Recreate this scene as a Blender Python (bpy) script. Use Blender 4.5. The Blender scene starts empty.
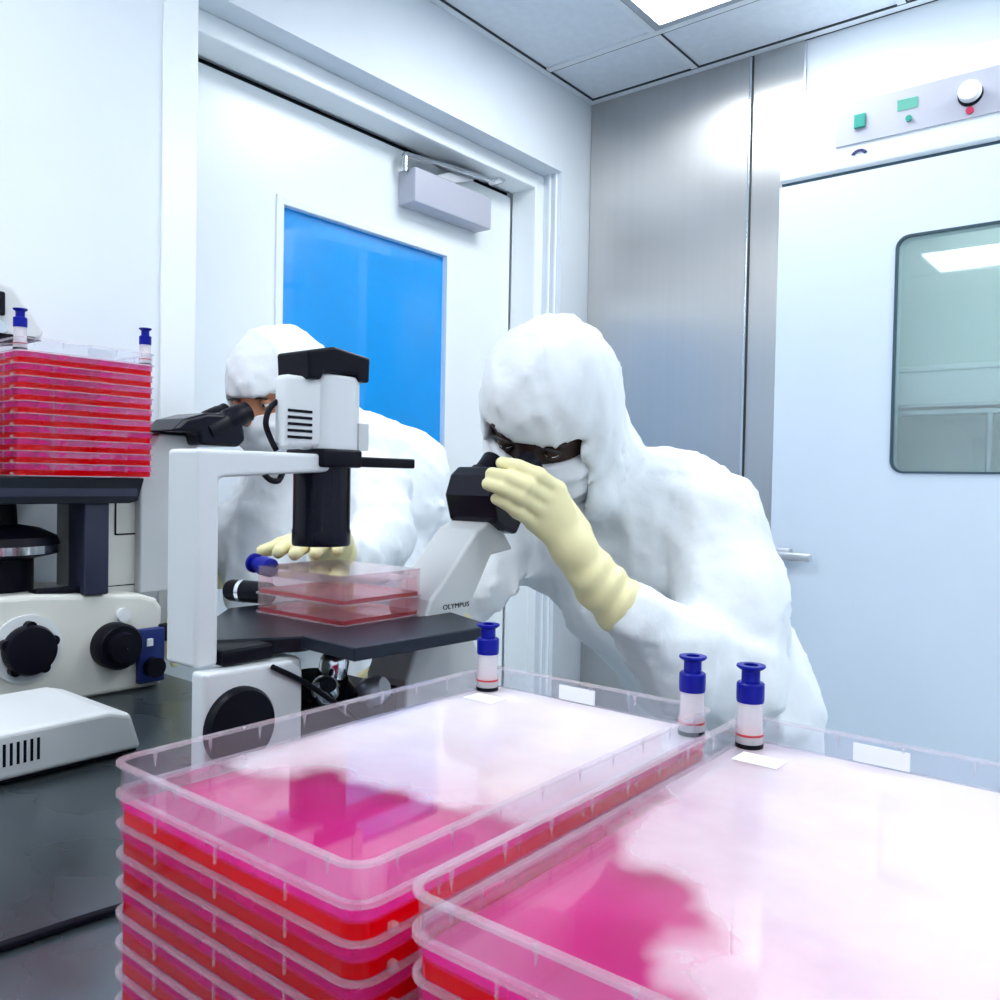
import bpy, bmesh, math, random
import numpy as np
from mathutils import Vector, Matrix

# ------------------------------------------------------------ camera, world, exposure
scene = bpy.context.scene
COL = scene.collection
random.seed(4)
CAM_F, CAM_YAW, CAM_PITCH, CAM_ROLL, CAM_H = 857.44, -0.676556, -0.0231665, 0.018488, 1.25
cy, sy = math.cos(CAM_YAW), math.sin(CAM_YAW)
fwd = Vector((sy*math.cos(CAM_PITCH), cy*math.cos(CAM_PITCH), math.sin(CAM_PITCH)))
rgt = Vector((cy, -sy, 0)); upv = rgt.cross(fwd)
r2 = rgt*math.cos(CAM_ROLL) + upv*math.sin(CAM_ROLL)
u2 = upv*math.cos(CAM_ROLL) - rgt*math.sin(CAM_ROLL)
cam_data = bpy.data.cameras.new('camera')
cam_data.sensor_width = 36.0; cam_data.sensor_fit = 'HORIZONTAL'
cam_data.lens = 36.0*CAM_F/1000.0
cam_data.clip_start = 0.02
cam = bpy.data.objects.new('camera', cam_data); COL.objects.link(cam)
M = Matrix.Identity(4)
for i in range(3):
    M[i][0], M[i][1], M[i][2] = r2[i], u2[i], -fwd[i]
M[0][3], M[1][3], M[2][3] = 0, 0, CAM_H
cam.matrix_world = M
scene.camera = cam
W = bpy.data.worlds.new('world'); scene.world = W; W.use_nodes = True
W.node_tree.nodes['Background'].inputs[0].default_value = (0.9, 0.95, 1.0, 1)
W.node_tree.nodes['Background'].inputs[1].default_value = 0.6
PANEL_STRENGTH = 17.0
scene.view_settings.view_transform = 'Standard'
scene.view_settings.look = 'None'
scene.view_settings.gamma = 1.0
scene.view_settings.use_curve_mapping = False
scene.view_settings.exposure = 0.0
cyc = scene.cycles
cyc.max_bounces = 14; cyc.diffuse_bounces = 6; cyc.glossy_bounces = 6
cyc.transmission_bounces = 8; cyc.transparent_max_bounces = 40
cyc.caustics_reflective = False; cyc.caustics_refractive = False
cyc.sample_clamp_indirect = 6.0
cyc.use_denoising = True

# ------------------------------------------------------------ materials
def new_mat(name):
    m = bpy.data.materials.new(name); m.use_nodes = True
    nt = m.node_tree
    for n in list(nt.nodes): nt.nodes.remove(n)
    out = nt.nodes.new('ShaderNodeOutputMaterial')
    return m, nt, out
def L(nt, a, b): nt.links.new(a, b)
def tex(nt, scale=(1,1,1), nscale=5, detail=3, kind='ShaderNodeTexNoise'):
    co = nt.nodes.new('ShaderNodeTexCoord'); mp = nt.nodes.new('ShaderNodeMapping')
    mp.inputs['Scale'].default_value = scale
    n = nt.nodes.new(kind); n.inputs['Scale'].default_value = nscale
    if 'Detail' in n.inputs: n.inputs['Detail'].default_value = detail
    L(nt, co.outputs['Object'], mp.inputs['Vector']); L(nt, mp.outputs['Vector'], n.inputs['Vector'])
    return n
def ramp(nt, sock, p0, c0, p1, c1):
    r = nt.nodes.new('ShaderNodeValToRGB')
    r.color_ramp.elements[0].position = p0; r.color_ramp.elements[0].color = (*c0, 1) if len(c0) == 3 else c0
    r.color_ramp.elements[1].position = p1; r.color_ramp.elements[1].color = (*c1, 1) if len(c1) == 3 else c1
    L(nt, sock, r.inputs[0]); return r.outputs[0]
def pbr(name, col, rough=.4, metal=0.0, ior=1.5, var=0.06, nscale=6, stretch=(1,1,1), spec=.5, bump=0.0, bscale=60, coat=0.0, aniso=0.0, rvar=0.0, arot=0.0):
    m, nt, out = new_mat(name)
    b = nt.nodes.new('ShaderNodeBsdfPrincipled')
    b.inputs['Roughness'].default_value = rough; b.inputs['Metallic'].default_value = metal
    b.inputs['IOR'].default_value = ior; b.inputs['Specular IOR Level'].default_value = spec
    if coat: b.inputs['Coat Weight'].default_value = coat; b.inputs['Coat Roughness'].default_value = .05
    if aniso: b.inputs['Anisotropic'].default_value = aniso; b.inputs['Anisotropic Rotation'].default_value = arot
    n = tex(nt, stretch, nscale)
    c0 = tuple(max(0, c*(1-var)) for c in col); c1 = tuple(min(1, c*(1+var)) for c in col)
    L(nt, ramp(nt, n.outputs['Fac'], .3, c0, .7, c1), b.inputs['Base Color'])
    if rvar:
        L(nt, ramp(nt, n.outputs['Fac'], .3, (rough-rvar,)*3, .7, (rough+rvar,)*3), b.inputs['Roughness'])
    if bump:
        bn = tex(nt, stretch, bscale, 4); bp = nt.nodes.new('ShaderNodeBump')
        bp.inputs['Strength'].default_value = bump; bp.inputs['Distance'].default_value = .004
        L(nt, bn.outputs['Fac'], bp.inputs['Height']); L(nt, bp.outputs['Normal'], b.inputs['Normal'])
    L(nt, b.outputs[0], out.inputs[0]); return m
def fresnel(nt, ior):
    """fresnel that is the same on both sides of a thin sheet"""
    g = nt.nodes.new('ShaderNodeNewGeometry'); mr = nt.nodes.new('ShaderNodeMapRange')
    mr.inputs['To Min'].default_value = ior; mr.inputs['To Max'].default_value = 1/ior
    L(nt, g.outputs['Backfacing'], mr.inputs['Value'])
    fr = nt.nodes.new('ShaderNodeFresnel'); L(nt, mr.outputs[0], fr.inputs[0]); return fr
def clear(name, tint=(.97,.98,1), haze=.05, haze_col=(.9,.9,.95), rough=.04, gloss=1.0, noise=0.0, nscale=14, ior=1.5, lo=.42, hi=.72, level=None):
    """thin clear plastic: see-through, fresnel reflection, a little milky haze"""
    m, nt, out = new_mat(name)
    tr = nt.nodes.new('ShaderNodeBsdfTransparent'); tr.inputs[0].default_value = (*tint, 1)
    gl = nt.nodes.new('ShaderNodeBsdfGlossy'); gl.inputs['Roughness'].default_value = rough
    df = nt.nodes.new('ShaderNodeBsdfDiffuse'); df.inputs[0].default_value = (*haze_col, 1)
    tl = nt.nodes.new('ShaderNodeBsdfTranslucent'); tl.inputs[0].default_value = (*haze_col, 1)
    dm = nt.nodes.new('ShaderNodeMixShader'); dm.inputs[0].default_value = .4
    L(nt, df.outputs[0], dm.inputs[1]); L(nt, tl.outputs[0], dm.inputs[2])
    hz = nt.nodes.new('ShaderNodeMixShader'); hz.inputs[0].default_value = haze
    if noise:
        n = tex(nt, (1,1,1), nscale, 5)
        L(nt, ramp(nt, n.outputs['Fac'], lo, (haze,)*3, hi, (min(1, haze+noise),)*3), hz.inputs[0])
    if level is not None:      # droplets only cling above the liquid line of each tray
        co = nt.nodes.new('ShaderNodeTexCoord'); sp = nt.nodes.new('ShaderNodeSeparateXYZ'); L(nt, co.outputs['Object'], sp.inputs[0])
        n = tex(nt, (1,1,1), 40, 4)
        mr = nt.nodes.new('ShaderNodeMapRange'); mr.inputs['From Min'].default_value = level-.0006; mr.inputs['From Max'].default_value = level+.0006
        L(nt, sp.outputs[2], mr.inputs['Value'])
        ml = nt.nodes.new('ShaderNodeMath'); ml.operation = 'MULTIPLY'; L(nt, mr.outputs[0], ml.inputs[0])
        L(nt, ramp(nt, n.outputs['Fac'], .3, (haze*.55,)*3, .7, (haze*1.4,)*3), ml.inputs[1]); L(nt, ml.outputs[0], hz.inputs[0])
    L(nt, tr.outputs[0], hz.inputs[1]); L(nt, dm.outputs[0], hz.inputs[2])
    fr = fresnel(nt, ior)
    mul = nt.nodes.new('ShaderNodeMath'); mul.operation = 'MULTIPLY'; mul.inputs[1].default_value = gloss
    L(nt, fr.outputs[0], mul.inputs[0])
    fm = nt.nodes.new('ShaderNodeMixShader'); L(nt, mul.outputs[0], fm.inputs[0])
    L(nt, hz.outputs[0], fm.inputs[1]); L(nt, gl.outputs[0], fm.inputs[2])
    L(nt, fm.outputs[0], out.inputs[0]); return m
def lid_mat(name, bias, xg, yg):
    """clear lid, whitened by droplet fog plus painted-in glare except towards the front left"""
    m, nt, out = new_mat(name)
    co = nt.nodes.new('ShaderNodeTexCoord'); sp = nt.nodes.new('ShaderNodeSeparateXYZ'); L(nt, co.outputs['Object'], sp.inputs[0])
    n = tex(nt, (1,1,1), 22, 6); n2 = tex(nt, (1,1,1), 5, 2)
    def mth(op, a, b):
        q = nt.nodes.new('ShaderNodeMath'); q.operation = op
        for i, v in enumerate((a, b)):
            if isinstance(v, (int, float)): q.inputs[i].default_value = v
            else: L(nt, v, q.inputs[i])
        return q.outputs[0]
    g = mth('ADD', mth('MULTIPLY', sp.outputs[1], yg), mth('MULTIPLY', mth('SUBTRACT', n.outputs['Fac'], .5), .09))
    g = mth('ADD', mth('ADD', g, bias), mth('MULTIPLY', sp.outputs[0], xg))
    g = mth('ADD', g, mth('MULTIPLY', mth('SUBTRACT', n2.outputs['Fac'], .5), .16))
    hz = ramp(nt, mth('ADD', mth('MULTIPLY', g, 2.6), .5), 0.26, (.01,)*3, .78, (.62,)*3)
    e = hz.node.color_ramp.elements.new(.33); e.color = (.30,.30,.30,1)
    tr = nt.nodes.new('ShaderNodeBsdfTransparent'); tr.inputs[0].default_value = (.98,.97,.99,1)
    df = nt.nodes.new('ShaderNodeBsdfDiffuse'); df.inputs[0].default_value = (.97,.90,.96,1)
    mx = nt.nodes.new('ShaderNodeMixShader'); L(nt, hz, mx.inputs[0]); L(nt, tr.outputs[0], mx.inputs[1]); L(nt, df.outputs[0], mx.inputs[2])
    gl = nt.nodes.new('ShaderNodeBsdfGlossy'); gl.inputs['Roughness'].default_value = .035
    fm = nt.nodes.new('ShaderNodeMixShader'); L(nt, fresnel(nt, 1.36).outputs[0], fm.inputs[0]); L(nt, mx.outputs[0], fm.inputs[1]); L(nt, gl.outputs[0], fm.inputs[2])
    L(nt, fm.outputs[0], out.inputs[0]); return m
def liquid(name, col_side, col_top, trans=.35, tint=(1,.12,.2), var=.15, ttop=None):
    """culture medium: deep red through its thickness, pinker across its shallow upper face"""
    m, nt, out = new_mat(name)
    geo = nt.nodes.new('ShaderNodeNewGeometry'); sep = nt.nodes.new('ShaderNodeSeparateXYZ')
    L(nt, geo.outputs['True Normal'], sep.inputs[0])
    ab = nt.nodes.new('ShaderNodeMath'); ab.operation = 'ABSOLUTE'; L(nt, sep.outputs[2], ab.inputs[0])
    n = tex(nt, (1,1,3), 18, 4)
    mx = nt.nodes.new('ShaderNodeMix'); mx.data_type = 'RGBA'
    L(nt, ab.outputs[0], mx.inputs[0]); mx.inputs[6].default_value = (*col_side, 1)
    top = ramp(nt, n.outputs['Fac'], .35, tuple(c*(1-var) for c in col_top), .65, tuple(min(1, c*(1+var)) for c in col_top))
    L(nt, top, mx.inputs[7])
    df = nt.nodes.new('ShaderNodeBsdfDiffuse'); tl = nt.nodes.new('ShaderNodeBsdfTranslucent')
    L(nt, mx.outputs[2], df.inputs[0]); L(nt, mx.outputs[2], tl.inputs[0])
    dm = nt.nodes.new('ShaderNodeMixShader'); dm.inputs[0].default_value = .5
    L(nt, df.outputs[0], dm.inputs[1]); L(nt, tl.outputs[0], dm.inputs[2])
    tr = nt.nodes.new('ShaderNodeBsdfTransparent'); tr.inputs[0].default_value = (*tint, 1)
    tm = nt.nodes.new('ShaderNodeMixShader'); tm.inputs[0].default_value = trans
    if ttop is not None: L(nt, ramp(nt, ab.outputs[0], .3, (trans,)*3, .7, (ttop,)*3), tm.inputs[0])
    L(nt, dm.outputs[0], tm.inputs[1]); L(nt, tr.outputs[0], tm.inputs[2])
    gl = nt.nodes.new('ShaderNodeBsdfGlossy'); gl.inputs['Roughness'].default_value = .05
    fr = fresnel(nt, 1.22)
    fm = nt.nodes.new('ShaderNodeMixShader'); L(nt, fr.outputs[0], fm.inputs[0])
    L(nt, tm.outputs[0], fm.inputs[1]); L(nt, gl.outputs[0], fm.inputs[2])
    L(nt, fm.outputs[0], out.inputs[0]); return m
def glow(name, col, s):
    m, nt, out = new_mat(name)
    e = nt.nodes.new('ShaderNodeEmission'); e.inputs[0].default_value = (*col, 1); e.inputs[1].default_value = s
    L(nt, e.outputs[0], out.inputs[0]); return m

MT = dict(
    wall=pbr('wall_paint', (.72,.77,.82), .45, var=.015),
    paint=pbr('door_paint', (.84,.88,.90), .28, var=.01),
    tile=pbr('ceiling_tile', (.80,.85,.91), .8, var=.03, nscale=40),
    tbar=pbr('ceiling_bar', (.84,.88,.92), .4, var=.02),
    gap=pbr('dark_gap', (.02,.03,.035), .6),
    floor=pbr('floor_vinyl', (.45,.50,.54), .35, var=.06, nscale=12),
    steel=pbr('brushed_steel', (.57,.57,.565), .32, metal=1, var=.015, nscale=4, stretch=(14,14,.35), aniso=.85),
    bench=pbr('bench_steel', (.19,.24,.27), .30, metal=.9, var=.18, nscale=5, bump=.03, bscale=30, rvar=.06),
    chrome=pbr('chrome', (.75,.77,.80), .12, metal=1),
    alu=pbr('grey_metal', (.52,.55,.60), .35, metal=.6),
    incubator=pbr('incubator_enamel', (.66,.75,.85), .35, var=.01),
    header=pbr('incubator_header_enamel', (.82,.87,.90), .35, var=.01),
    panel=pbr('panel_grey', (.47,.48,.56), .45, var=.01),
    gasket=pbr('gasket', (.03,.07,.10), .5),
    cavity=pbr('cavity_liner', (.80,.88,.87), .5, var=.02),
    teal=pbr('teal_plastic', (.02,.30,.24), .4), 
    navy=pbr('navy_plastic', (.015,.02,.12), .4),
    film=pbr('blue_film', (.0,.30,.78), .06, var=.03, ior=1.65),
    black=pbr('black_plastic', (.004,.004,.009), .38, spec=.12),
    blacksoft=pbr('black_rubber', (.005,.005,.008), .6, spec=.1),
    blackgloss=pbr('black_enamel', (.003,.003,.010), .22, spec=.2),
    stage=pbr('stage_black', (.006,.009,.016), .30, var=.25, nscale=10, spec=.25),
    stage2=pbr('stage_plate', (.016,.022,.036), .35, var=.1, spec=.2),
    scope=pbr('scope_white', (.66,.69,.71), .4, var=.015),
    scopegrey=pbr('scope_grey', (.55,.57,.58), .42, var=.02),
    cream=pbr('scope_cream', (.64,.64,.60), .42, var=.02),
    darkgrey=pbr('dark_grey', (.025,.028,.055), .4, spec=.3),
    bluebox=pbr('blue_box', (.008,.02,.13), .4, spec=.3),
    cap=pbr('blue_cap', (.002,.006,.26), .35, var=.1, spec=.2),
    wallfilm=clear('film_plastic', haze=.34, haze_col=(1,.06,.40), gloss=.28, level=.0094),
    neck=clear('neck_plastic', haze=.72, haze_col=(.92,.88,.92), rough=.15),
    ring=pbr('red_ring', (.55,.04,.05), .4),
    clear=clear('clear_plastic', haze=.035, haze_col=(.95,.80,.88)),
    rim=clear('rim_plastic', haze=.20, haze_col=(1,.84,.90), rough=.08, gloss=.8),
    lid=lid_mat('lid_plastic', 0.0, -.25, 1.0), lid2=lid_mat('glare_fog_lid_plastic', .01, 1.0, .6),
    cclear=clear('pink_clear_plastic', tint=(1,.93,.95), haze=.04, haze_col=(.95,.85,.88), gloss=.9),
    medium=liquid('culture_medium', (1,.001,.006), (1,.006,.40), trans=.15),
    medium2=liquid('thin_medium', (.50,.004,.03), (.80,.35,.42), trans=.10, ttop=.80, tint=(1,.70,.74)),
    sticker=pbr('white_sticker', (.86,.88,.92), .5, var=.02),
    cloth=pbr('coverall_cloth', (.76,.80,.83), .75, var=.015, bump=.45, bscale=26),
    mask=pbr('mask_cloth', (.76,.78,.82), .8, var=.02, bump=.15, bscale=120),
    latex=pbr('latex_glove', (.83,.76,.42), .45, var=.05, nscale=14, bump=.08, bscale=90),
    skin=pbr('brown_skin', (.45,.19,.10), .5, var=.08),
    skindark=pbr('dark_skin', (.035,.016,.013), .5, spec=.3, var=.1),
    eye=pbr('eye_white', (.75,.72,.70), .2), hair=pbr('brow_hair', (.015,.012,.012), .6),
    lamp=glow('lamp_diffuser', (.93,.97,1.0), PANEL_STRENGTH),
    chamber_glow=glow('added_chamber_glow', (.92,1.0,.98), 3.0),
    lens=pbr('lens_glass', (.02,.03,.05), .05, ior=1.7),
    lcd=glow('teal_display', (.25,.80,.70), .9),
    pane=clear('oven_glass', tint=(.88,.96,.95), haze=.20, haze_col=(.84,.93,.92), rough=.02, gloss=1.4),
    red=pbr('red_led', (.5,.02,.08), .3),
)

# ------------------------------------------------------------ mesh helpers
class MB:
    def __init__(s): s.v = []; s.f = []; s.mi = []; s.m = 0
    def add(s, v, f):
        o = len(s.v); s.v += [tuple(p) for p in v]
        for q in f: s.f.append(tuple(i+o for i in q)); s.mi.append(s.m)
        return s
    def slot(s, i): s.m = i; return s
    def box(s, lo, hi):
        (a,b,c),(d,e,f) = lo, hi
        return s.add([(a,b,c),(d,b,c),(d,e,c),(a,e,c),(a,b,f),(d,b,f),(d,e,f),(a,e,f)],
                     [(0,3,2,1),(4,5,6,7),(0,1,5,4),(1,2,6,5),(2,3,7,6),(3,0,4,7)])
    def rbox(s, lo, hi, r=.005, seg=3):
        bm = bmesh.new(); bmesh.ops.create_cube(bm, size=1)
        for v in bm.verts:
            for i in range(3): v.co[i] = (lo[i]+hi[i])/2 + v.co[i]*(hi[i]-lo[i])
        bmesh.ops.bevel(bm, geom=bm.edges[:], offset=r, segments=seg, profile=.5, affect='EDGES')
        return s.bm(bm)
    def bm(s, bm):
        bm.verts.index_update()
        s.add([v.co[:] for v in bm.verts], [[v.index for v in f.verts] for f in bm.faces]); bm.free(); return s
    def lathe(s, prof, org=(0,0,0), axis=(0,0,1), seg=28, caps=True):
        ax = Vector(axis).normalized(); t = Vector((1,0,0)) if abs(ax.x) < .9 else Vector((0,1,0))
        e1 = ax.cross(t).normalized(); e2 = ax.cross(e1); org = Vector(org)
        v = []; n = len(prof)
        for r, h in prof:
            for k in range(seg):
                a = 2*math.pi*k/seg; v.append(org+ax*h+(e1*math.cos(a)+e2*math.sin(a))*r)
        f = []
        for i in range(n-1):
            for k in range(seg):
                k2 = (k+1) % seg; f.append((i*seg+k, i*seg+k2, (i+1)*seg+k2, (i+1)*seg+k))
        if caps: f.append(tuple(range(seg))[::-1]); f.append(tuple((n-1)*seg+k for k in range(seg)))
        return s.add(v, f)
    def cyl(s, p0, p1, r0, r1=None, seg=24):
        p0, p1 = Vector(p0), Vector(p1); r1 = r0 if r1 is None else r1
        return s.lathe([(r0, 0), (r1, (p1-p0).length)], p0, p1-p0, seg)
    def tube(s, pts, r, seg=10):
        P = [Vector(p) for p in pts]; Q = []
        for i in range(len(P)-1):
            a = P[max(i-1,0)]; b = P[i]; c = P[i+1]; d = P[min(i+2,len(P)-1)]
            for k in range(6):
                t = k/6; Q.append(.5*((2*b)+(c-a)*t+(2*a-5*b+4*c-d)*t*t+(3*b-a-3*c+d)*t**3))
        Q.append(P[-1]); v = []; f = []; n = len(Q); ref = Vector((0.3,.2,.93)).normalized()
        for i, q in enumerate(Q):
            t = (Q[min(i+1,n-1)]-Q[max(i-1,0)]).normalized(); e1 = t.cross(ref).normalized(); e2 = t.cross(e1)
            for k in range(seg):
                a = 2*math.pi*k/seg; v.append(q+(e1*math.cos(a)+e2*math.sin(a))*r)
        for i in range(n-1):
            for k in range(seg):
                k2 = (k+1) % seg; f.append((i*seg+k, i*seg+k2, (i+1)*seg+k2, (i+1)*seg+k))
        f.append(tuple(range(seg))[::-1]); f.append(tuple((n-1)*seg+k for k in range(seg)))
        return s.add(v, f)
    def prism(s, poly, axis, a, b):
        """poly: 2-D outline in the two other axes (in xyz order), extruded along axis from a to b"""
        def p3(p, h):
            q = list(p); q.insert('xyz'.index(axis), h); return tuple(q)
        n = len(poly)
        return s.add([p3(p, a) for p in poly]+[p3(p, b) for p in poly],
                     [tuple(range(n))[::-1], tuple(range(n, 2*n))]+[(i, (i+1) % n, n+(i+1) % n, n+i) for i in range(n)])
    def build(s, name, mats, parent=None, smooth=None, bevel=0, kind=None):
        me = bpy.data.meshes.new(name); me.from_pydata(s.v, [], s.f)
        for m in (mats if isinstance(mats, (list, tuple)) else [mats]): me.materials.append(m)
        me.polygons.foreach_set('material_index', s.mi)
        bm = bmesh.new(); bm.from_mesh(me)
        bmesh.ops.recalc_face_normals(bm, faces=bm.faces); bm.to_mesh(me); bm.free()
        if smooth is not None:
            me.polygons.foreach_set('use_smooth', [True]*len(me.polygons))
            if smooth: me.set_sharp_from_angle(angle=math.radians(smooth))
        me.update()
        o = bpy.data.objects.new(name, me); COL.objects.link(o)
        if bevel:
            md = o.modifiers.new('bevel', 'BEVEL'); md.width = bevel; md.segments = 3; md.limit_method = 'ANGLE'; md.angle_limit = math.radians(40)
        if parent: attach(o, parent)
        if kind: o['kind'] = kind
        return o
def world_of(o):
    m = Matrix.Translation(o.location) @ o.rotation_euler.to_matrix().to_4x4()
    return world_of(o.parent) @ o.matrix_parent_inverse @ m if o.parent else m
def attach(o, parent):
    o.parent = parent; o.matrix_parent_inverse = world_of(parent).inverted()
def tag(o, label, cat, group=None):
    o['label'] = label; o['category'] = cat
    if group: o['group'] = group
    return o
def thing(name, loc, label, cat, group=None):
    o = bpy.data.objects.new(name, None); COL.objects.link(o); o.location = loc; o.empty_display_size = .05
    return tag(o, label, cat, group)
def rrect(hx, hy, r, seg=5):
    pts = []
    for (sx, sy_, a0) in ((1,1,0),(-1,1,90),(-1,-1,180),(1,-1,270)):
        for k in range(seg+1):
            a = math.radians(a0+90*k/seg); pts.append((sx*(hx-r)+r*math.cos(a), sy_*(hy-r)+r*math.sin(a)))
    return pts
def slab(mb, hx, hy, r, z0, z1, cx=0, cy_=0):
    p = [(x+cx, y+cy_) for x, y in rrect(hx, hy, r)]
    return mb.prism(p, 'z', z0, z1)
def ring(mb, hx, hy, r, t, z0, z1):
    a = rrect(hx, hy, r); b = rrect(hx-t, hy-t, max(r-t, .0008)); n = len(a)
    v = [(x,y,z0) for x,y in a]+[(x,y,z1) for x,y in a]+[(x,y,z1) for x,y in b]+[(x,y,z0) for x,y in b]
    f = []
    for k in range(4):
        o, o2 = k*n, ((k+1) % 4)*n
        for i in range(n): j = (i+1) % n; f.append((o+i, o+j, o2+j, o2+i))
    return mb.add(v, f)

# ------------------------------------------------------------ room
XL, YR, H = -1.634, 2.499, 2.542          # door wall plane, steel wall plane, ceiling height
XB, YB = 2.2, -2.2
XD = -1.81                                 # door leaf plane, set back in its frame
OY0, OY1, OZ = 1.001, 2.328, 2.2647        # frame opening
SY0, SY1, SZ = 1.045, 2.284, 2.214         # stepped inner opening
XS = -1.706
T = .15
def struct(name, mb, m, **k): return mb.build(name, m, kind='structure', **k)
struct('floor', MB().box((XL-.4, YB-T, -.1), (XB+T, YR+T, 0)), MT['floor'])
w = MB()
w.box((XL-T*2, YB, 0), (XL, OY0, H+.1)); w.box((XL-T*2, OY1, 0), (XL, YR+T, H+.1)); w.box((XL-T*2, OY0, OZ), (XL, OY1, H+.1))
struct('wall_left', w, MT['wall'])
struct('wall_right', MB().box((XL, YR, 0), (XB, YR+T, H+.1)), MT['wall'])
struct('wall_back', MB().box((XL-T*2, YB-T, 0), (XB+T, YB, H+.1)), MT['wall'])
struct('wall_near', MB().box((XB, YB, 0), (XB+T, YR+T, H+.1)), MT['wall'])
# stepped door frame
w = MB()
w.box((XS-.10, OY0, 0), (XS, SY0, OZ)); w.box((XS-.10, SY1, 0), (XS, OY1, OZ)); w.box((XS-.10, SY0, SZ), (XS, SY1, OZ))
w.box((XD-.03, OY0, 0), (XS-.10, SY0-.012, OZ)); w.box((XD-.03, SY1+.012, 0), (XS-.10, OY1, OZ)); w.box((XD-.03, SY0-.012, SZ+.012), (XS-.10, SY1+.012, OZ))
struct('trim_1', w, MT['paint'], bevel=.004)
# flat casing strip left of the opening and slim beads on the right reveal
struct('trim_2', MB().box((XL, .924, 0), (XL+.006, OY0, H)), MT['paint'], bevel=.002)
w = MB()
for xx in (-1.655, -1.68): w.box((xx-.004, OY1-.006, 0), (xx+.004, OY1, OZ))
struct('trim_3', w, MT['paint'], bevel=.002)
# dark slot behind the door edge
struct('trim_9', MB().box((XD-.06, OY0, 0), (XD-.04, OY1, OZ)), MT['gap'])
# door leaf
door = tag(thing('door_1', (XD, 1.66, 0), 'white painted door with a blue pane, set back in its frame', 'door'), 'white painted door with a blue pane, set back in its frame', 'door')
door['kind'] = 'structure'
WY0, WY1, WZ0, WZ1 = 1.354, 1.966, 1.10, 1.937
DY0, DY1, DZ = 1.049, 2.280, 2.202
m = MB()
m.box((XD-.036, DY0, .01), (XD, WY0, DZ)); m.box((XD-.036, WY1, .01), (XD, DY1, DZ))
m.box((XD-.036, WY0, .01), (XD, WY1, WZ0)); m.box((XD-.036, WY0, WZ1), (XD, WY1, DZ))
m.build('door_leaf', MT['paint'], door)
m = MB(); b = .022
m.box((XD, WY0-b, WZ0-b), (XD+.006, WY0, WZ1+b)); m.box((XD, WY1, WZ0-b), (XD+.006, WY1+b, WZ1+b))
m.box((XD, WY0, WZ0-b), (XD+.006, WY1, WZ0)); m.box((XD, WY0, WZ1), (XD+.006, WY1, WZ1+b))
m.build('window_bead', MT['paint'], door, bevel=.002)
MB().box((XD-.022, WY0, WZ0), (XD-.014, WY1, WZ1)).build('window_pane', MT['film'], door)['label'] = 'blue glossy door pane'
# steel cladding on the right wall
SX = -1.0594; SXE = -.903
struct('trim_4', MB().box((XL+.004, YR-.006, 0), (SX-.004, YR, H-.004)), MT['steel'])
struct('trim_5', MB().box((SX+.004, YR-.006, 0), (SXE, YR, H-.004)), MT['steel'])
struct('trim_6', MB().cyl((SX-.004, YR-.006, 0), (SX-.004, YR-.006, H-.01), .005, seg=10), MT['chrome'], smooth=40)
struct('trim_7', MB().box((SX+.001, YR-.009, 0), (SX+.006, YR, H-.008)), MT['gap'])
struct('trim_8', MB().box((SXE, YR-.009, 0), (SXE+.006, YR, H-.008)), MT['alu'])
# suspended ceiling: tiles between bars
GX = [-1.235+.6*i for i in range(-1, 7)]; GY = [2.207-.6*i for i in range(-1, 9)]
GX[0] = XL+.012; GY[0] = YR-.018
w = MB(); lights = []
LAMPS = {(1, 1), (1, 4), (3, 1), (4, 4), (1, 6), (5, 2), (5, 6)}
for i in range(len(GX)-1):
    for j in range(len(GY)-1):
        x0, x1, y1, y0 = GX[i]+.014, GX[i+1]-.014, GY[j]-.014, GY[j+1]+.014
        if x1 > XB or y0 < YB: continue
        if (i, j) in LAMPS: lights.append((x0, x1, y0, y1)); continue
        w.box((x0, y0, H+.003), (x1, y1, H+.02))
w.slot(1)
for gx in GX[1:]: w.box((gx-.011, YB, H-.002), (gx+.011, YR, H+.006))
for gy in GY[1:]: w.box((XL+.022, gy-.011, H-.0026), (XB, gy+.011, H+.0054))
w.box((XL+.001, YB, H-.0034), (XL+.022, YR-.001, H+.02)); w.box((XL+.022, YR-.030, H-.0030), (XB, YR-.001, H+.02))
w.slot(2); w.box((XL-.02, YB, H+.05), (XB, YR, H+.06))
for gx in GX[1:]: w.box((gx+.0112, YB, H-.0022), (gx+.0142, YR-.03, H+.004))  # dark strips paint in the shadow gaps beside the bars and walls
for gy in GY[1:]: w.box((XL+.022, gy+.0112, H-.0022), (XB, gy+.0142, H+.004))
w.box((XL+.0222, YB, H-.0030), (XL+.0250, YR-.03, H+.004)); w.box((XL+.022, YR-.0332, H-.0028), (XB, YR-.0302, H+.004)); w.box((XL+.001, YR-.0045, H-.0048), (XB, YR-.0015, H-.0030))
struct('ceiling', w, [MT['tile'], MT['tbar'], MT['gap']])
LAB = {0: 'square white ceiling light panel nearest the steel wall, seen at the top of the frame'}
for k, (x0, x1, y0, y1) in enumerate(lights):
    seen = k == 0
    t = thing('ceiling_light', ((x0+x1)/2, (y0+y1)/2, H), LAB[0] if x0 < -1 and y1 > 2 else 'square white ceiling light panel above the room, out of the picture', 'light', 'ceiling light panels')
    m = MB(); e = .022
    m.box((x0, y0, H-.004), (x0+e, y1, H+.03)); m.box((x1-e, y0, H-.004), (x1, y1, H+.03))
    m.box((x0+e, y0, H-.004), (x1-e, y0+e, H+.03)); m.box((x0+e, y1-e, H-.004), (x1-e, y1, H+.03))
    m.build('light_frame', MT['alu'], t)
    MB().box((x0+e, y0+e, H+.006), (x1-e, y1-e, H+.012)).build('diffuser', MT['lamp'], t)

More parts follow.
